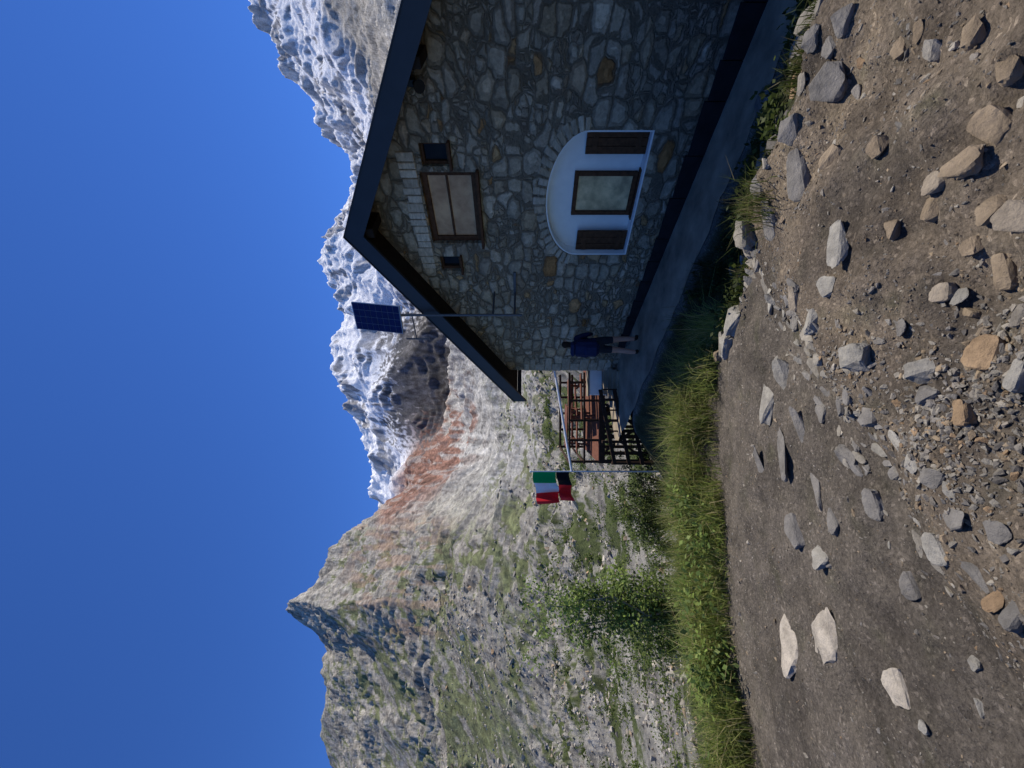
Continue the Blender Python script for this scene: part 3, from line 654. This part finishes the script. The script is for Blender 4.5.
# ------------------------------------------------ SOLAR PANEL
sp=empty('solar_panel',(CX+EX*2.78+NX*.76,CY+EY*2.78+NY*.76,0),ang)
bm=bmesh.new(); rod_bm(bm,(0,0,2.62),(0,0,5.75),.028,.028,12); rod_bm(bm,(0,0,2.78),(0,.8,2.78),.022); rod_bm(bm,(0,0,3.25),(0,.8,3.25),.022)
add_box(bm,(.25,.74,2.78),(.62,.04,.06),bev=.004); rod_bm(bm,(-.03,0,5.0),(-.75,0.0,5.05),.014); rod_bm(bm,(-.73,0,4.75),(-.73,0,5.28),.02)
bm_obj('mast',bm,M_metal,sp)
M_cell=simple('solar_cell',(.006,.010,.07),.3,.2,.3,9,.02)
M_alu=simple('aluminium_frame',(.38,.40,.43),.4,.6,.05,20,.02)
pan=empty('panel_assembly',(0,-.08,5.72)); pan.parent=sp; pan.rotation_euler=(math.radians(-14),0,math.radians(22))
box('panel_back',(0,0,0),(.62,.035,1.14),M_alu,pan)
bm=bmesh.new()
for i in range(4):
    for j in range(8): add_box(bm,(-.225+.15*i,-.0195,-.48+.137*j),(.144,.006,.132),bev=.002)
bm_obj('cells',bm,M_cell,pan)
bm=bmesh.new(); rod_bm(bm,(0,.02,0),(0,.12,-.05),.02); add_box(bm,(0,.05,0),(.4,.05,.05),bev=.004); bm_obj('bracket',bm,M_metal,pan)
# ------------------------------------------------ TERRACE
ter=empty('timber_terrace',(0,0,0))
bm=bmesh.new()
for k in range(22): add_box(bm,(-.95,12.15+k*.14,.30),(2.9,.128,.04),bev=.004)
bm_obj('deck_boards',bm,M_wood_red,ter)
bm=bmesh.new()
for y in (12.15,13.6,15.0):
    beam_bm(bm,(-2.4,y,.2),(.45,y,.2),.12,.16)
    for x in (-2.35,-1.6,-.9,-.2):
        g=float(ground_z(x,y)); beam_bm(bm,(x,y,g-.2),(x,y,.12),.11,.11)
for x in (-2.3,-1.5): beam_bm(bm,(x,12.08,-1.1),(x+.9,12.08,.12),.07,.07); 
for x in (-1.1,-.3): beam_bm(bm,(x,12.0,-1.1),(x-.9,12.0,.12),.07,.07)
bm_obj('understructure',bm,M_wood,ter)
bm=bmesh.new()
for x in (-2.35,-1.7,-1.1,-.5,.05): beam_bm(bm,(x,12.12,.32),(x,12.12,1.2),.07,.07); beam_bm(bm,(x,15.0,.32),(x,15.0,1.2),.08,.08)
for z in (.75,1.2): beam_bm(bm,(-2.4,12.07,z),(.35,12.07,z),.03,.06); beam_bm(bm,(-2.4,15.05,z),(.35,15.05,z),.035,.08); beam_bm(bm,(-2.39,12.12,z),(-2.39,15.0,z),.08,.035)
bm_obj('railing',bm,M_wood,ter)
def picnic(x,y,rz):
    e=empty('picnic_table',(x,y,.325),rz); bm=bmesh.new()
    for k in range(5): add_box(bm,(0,-.3+.15*k,.74),(1.5,.14,.04),bev=.004)
    for sgn in (-1,1):
        for k in range(2): add_box(bm,(0,sgn*(.62+.13*k),.45),(1.5,.12,.04),bev=.004)
    for xx in (-.55,.55):
        beam_bm(bm,(xx,-.45,.0),(xx,-.2,.72),.06,.08); beam_bm(bm,(xx,.45,0),(xx,.2,.72),.06,.08); beam_bm(bm,(xx,-.75,.4),(xx,.75,.4),.05,.08)
    bm_obj('timber',bm,M_wood_red,e)
picnic(-.55,13.2,.2); picnic(-1.5,14.2,-.1)
tw=empty('terrace_wall'); box('rendered_wall',(.05,11.75,.05),(.75,.25,1.25),M_plaster,tw,bev=.02); box('coping',(.05,11.75,.70),(.82,.32,.05),M_conc,tw)
fe=empty('wooden_fence'); bm=bmesh.new()
p0=np.array([-2.1,10.6]); p1=np.array([-.15,10.9])
for k in range(8):
    p=p0+(p1-p0)*k/7; g=float(ground_z(*p)); beam_bm(bm,(p[0],p[1],g-.15),(p[0],p[1],g+1.15 if k%2==0 else g+1.0),.07 if k%2==0 else .04,.07 if k%2==0 else .04)
g0=float(ground_z(*p0)); g1=float(ground_z(*p1))
for h in (.35,.7,1.08): beam_bm(bm,(p0[0],p0[1]-.06,g0+h),(p1[0],p1[1]-.06,g1+h),.035,.1)
bm_obj('rails_and_posts',bm,M_wood,fe)
stp=empty('stone_steps'); bm=bmesh.new()
for k in range(4): add_box(bm,(-.05+.05*k,11.0+.16*k,-.02+.09*k+.0),(.8,.3,.13),bev=.01)
bm_obj('treads',bm,M_conc,stp)
# ------------------------------------------------ FLAG
fl=empty('flagpole',(-2.6,11.9,0)); bm=bmesh.new(); g=float(ground_z(-2.6,11.9)); rod_bm(bm,(0,0,g-.1),(0,0,2.35),.025,.018,10); bmesh.ops.create_uvsphere(bm,u_segments=10,v_segments=6,radius=.035,matrix=Matrix.Translation((0,0,2.37))); bm_obj('pole',bm,M_white,fl)
bm=bmesh.new(); rod_bm(bm,(0,0,1.15),(3.1,-.05,1.68),.035,.035,10); bm_obj('boom',bm,M_white,fl)
def cloth(name,w,z0,z1,cols,parent,ph):
    nx,nz=42,14; xs=np.linspace(0,1,nx); zs=np.linspace(0,1,nz); A,Bb=np.meshgrid(xs,zs)
    Xc=-w*(A-.05*np.sin(A*14+ph+Bb)*A)*.97; Yc=.15*np.sin(A*10+ph+Bb*1.8)*A+.07*np.sin(A*19+ph*2-Bb*2)*A; Zc=z0+(z1-z0)*Bb-.16*A*A+.045*np.sin(A*8+ph)*A**.5
    idx=np.arange(nx*nz).reshape(nz,nx); 
    for ci,c in enumerate(cols):
        m=simple('flag_cloth_%s_%d'%(name,ci),c,.8,0,.08,30,.1,.002)
        a=int(round(ci*(nx-1)/len(cols))); b=int(round((ci+1)*(nx-1)/len(cols)))
        sub=np.stack([idx[:-1,a:b],idx[:-1,a+1:b+1],idx[1:,a+1:b+1],idx[1:,a:b]],-1).reshape(-1,4)
        used=np.unique(sub); mp={v:i for i,v in enumerate(used)}
        V=np.stack([Xc,Yc,Zc],-1).reshape(-1,3)[used]; np_mesh(name,V,np.vectorize(mp.get)(sub),m,None,True,parent)
cloth('italian_flag',.98,1.62,2.30,[(.0,.36,.10),(.85,.85,.85),(.80,.03,.04)],fl,0.3)
cloth('regional_flag',.90,1.22,1.60,[(.012,.012,.014),(.80,.03,.04)],fl,1.2)
# ------------------------------------------------ PERSON
px,py,pz=survey(423,641)
per=empty('person_hiker',(px,py,pz+.012),math.radians(-25)); per.scale=(1.1,1.1,1.1)
def skin_obj(name,verts,edges,root=0,lv=2):
    me=bpy.data.meshes.new(name); me.from_pydata([v[0] for v in verts],edges,[])
    ob=bpy.data.objects.new(name,me); scene.collection.objects.link(ob)
    ob.modifiers.new('s','SKIN'); sv=me.skin_vertices[0].data
    for i,v in enumerate(verts):
        r=v[1]; sv[i].radius=r if isinstance(r,tuple) else (r,r); sv[i].use_root=(i==root)
    sb=ob.modifiers.new('ss','SUBSURF'); sb.levels=lv; sb.render_levels=lv
    bpy.context.view_layer.update(); dg=bpy.context.evaluated_depsgraph_get(); m2=bpy.data.meshes.new_from_object(ob.evaluated_get(dg)); ob.modifiers.clear(); ob.data=m2
    for p in m2.polygons: p.use_smooth=True
    return ob
Vv=[((0,0,.93),(.15,.11)),((0,.0,1.10),(.135,.10)),((0,-.01,1.28),(.17,.115)),((0,0,1.40),(.10,.08)),((0,.01,1.47),.055),((0,.025,1.54),(.07,.085)),((0,.03,1.60),(.08,.10)),((0,.02,1.67),(.065,.08))]
Ed=[(0,1),(1,2),(2,3),(3,4),(4,5),(5,6),(6,7)]
for sg in (-1,1):
    b=len(Vv); Vv+=[((sg*.17,0,1.36),.062),((sg*.25,-.02,1.12),.047),((sg*.19,.16,1.02),.034),((sg*.15,.22,1.02),.028)]
    Ed+=[(2,b),(b,b+1),(b+1,b+2),(b+2,b+3)]
    b=len(Vv); st_=.10*sg; Vv+=[((sg*.09,0,.84),.105),((sg*.11,.03+st_*.3,.47),.062),((sg*.12,-.01+st_*.6,.24),.055),((sg*.12,-.03+st_*.8,.09),.042),((sg*.14,.11+st_*.8,.045),.045)]
    Ed+=[(0,b),(b,b+1),(b+1,b+2),(b+2,b+3),(b+3,b+4)]
body=skin_obj('body',Vv,Ed); body.parent=per
M_skin=simple('skin',(.55,.27,.17),.6,0,.08,8,.03); M_jacket=simple('navy_jacket',(.018,.02,.05),.8,0,.2,10,.3,.01); M_shorts=simple('dark_shorts',(.03,.03,.035),.85,0,.2,10,.3,.01)
M_boot=simple('boots',(.05,.035,.025),.8,0,.2,10,.2); M_hair=simple('brown_hair',(.03,.018,.012),.8,0,.3,30,.4,.01); M_pack=simple('backpack_fabric',(.02,.025,.07),.8,0,.2,10,.3,.01)
for m in (M_jacket,M_shorts,M_skin,M_boot,M_hair): body.data.materials.append(m)
for p in body.data.polygons:
    c=p.center
    if c.z<.13: i=3
    elif c.z<.60: i=2
    elif c.z<.96 and abs(c.x)<.2 and c.y<.12: i=1
    elif c.z>1.44: i=4 if (c.y<.02 or c.z>1.655) else 2
    elif c.y>.17: i=2
    else: i=0
    p.material_index=i
for sg in (-1,1):
    bm=bmesh.new()
    for k in range(4): rod_bm(bm,(sg*.15-.024+.016*k,.235,1.03),(sg*.13-.024+.016*k,.275+.01*(k in(1,2)),1.015),.009,.007,6)
    rod_bm(bm,(sg*.125,.21,1.035),(sg*.10,.24,1.05),.010,.008,6); bm_obj('fingers',bm,M_skin,per)
bm=bmesh.new(); bmesh.ops.create_uvsphere(bm,u_segments=8,v_segments=6,radius=.014,matrix=Matrix.Translation((0,.135,1.59))); 
for sg in (-1,1): bmesh.ops.create_uvsphere(bm,u_segments=8,v_segments=6,radius=.02,matrix=Matrix.Translation((sg*.085,.02,1.59)))
bm_obj('nose_and_ears',bm,M_skin,per,smooth=True)
bm=bmesh.new()
for sg in (-1,1): bmesh.ops.create_uvsphere(bm,u_segments=8,v_segments=6,radius=.011,matrix=Matrix.Translation((sg*.03,.118,1.615)))
add_box(bm,(0,.118,1.55),(.045,.01,.01)); bm_obj('eyes_and_mouth',bm,M_hair,per)
bm=bmesh.new(); add_box(bm,(0,-.24,1.18),(.32,.22,.52),bev=.07); add_box(bm,(0,-.37,1.10),(.22,.08,.26),bev=.03); add_box(bm,(0,-.24,1.46),(.28,.2,.08),bev=.03)
for sg in (-1,1): beam_bm(bm,(sg*.10,-.14,1.40),(sg*.11,.10,1.40),.05,.02); beam_bm(bm,(sg*.11,.115,1.40),(sg*.13,.10,1.12),.05,.02)
bm_obj('backpack',bm,M_pack,per,smooth=False)
# ------------------------------------------------ WORLD / SUN / CAMERA
AZ=math.radians(49); EL=math.radians(57)
w=bpy.data.worlds.new('World'); scene.world=w; w.use_nodes=True; nt=w.node_tree
sky=nt.nodes.new('ShaderNodeTexSky'); sky.sky_type='NISHITA'; sky.sun_disc=False; sky.sun_elevation=EL; sky.sun_rotation=AZ
sky.altitude=2800; sky.air_density=1.0; sky.dust_density=.0; sky.ozone_density=3.0
tint=nt.nodes.new('ShaderNodeMix'); tint.data_type='RGBA'; tint.blend_type='MULTIPLY'; tint.inputs[0].default_value=1; tint.inputs[7].default_value=(.34,.61,1.10,1)
nt.links.new(sky.outputs[0],tint.inputs[6])
bg=nt.nodes['Background']; bg.inputs['Strength'].default_value=.135; nt.links.new(tint.outputs[2],bg.inputs['Color'])
sd=Vector((math.cos(EL)*math.sin(AZ),math.cos(EL)*math.cos(AZ),math.sin(EL)))
sl=bpy.data.lights.new('sun','SUN'); sl.energy=5.0; sl.angle=math.radians(.5); sl.color=(1,.95,.88)
so=bpy.data.objects.new('sun',sl); scene.collection.objects.link(so); so.rotation_euler=sd.to_track_quat('Z','Y').to_euler(); so.location=(20,20,40)
cam=bpy.data.cameras.new('camera'); co=bpy.data.objects.new('camera',cam); scene.collection.objects.link(co)
cam.sensor_width=36; cam.lens=F/1024*36; cam.shift_x=-11/1024; cam.clip_start=.05; cam.clip_end=9000
Mx=Matrix(((0,1,0),(0,0,-1),(-1,0,0)))
co.matrix_world=Matrix.Translation((0,0,EYE))@Mx.to_4x4()
scene.camera=co
scene.view_settings.view_transform='Standard'; scene.view_settings.look='None'; scene.view_settings.exposure=0
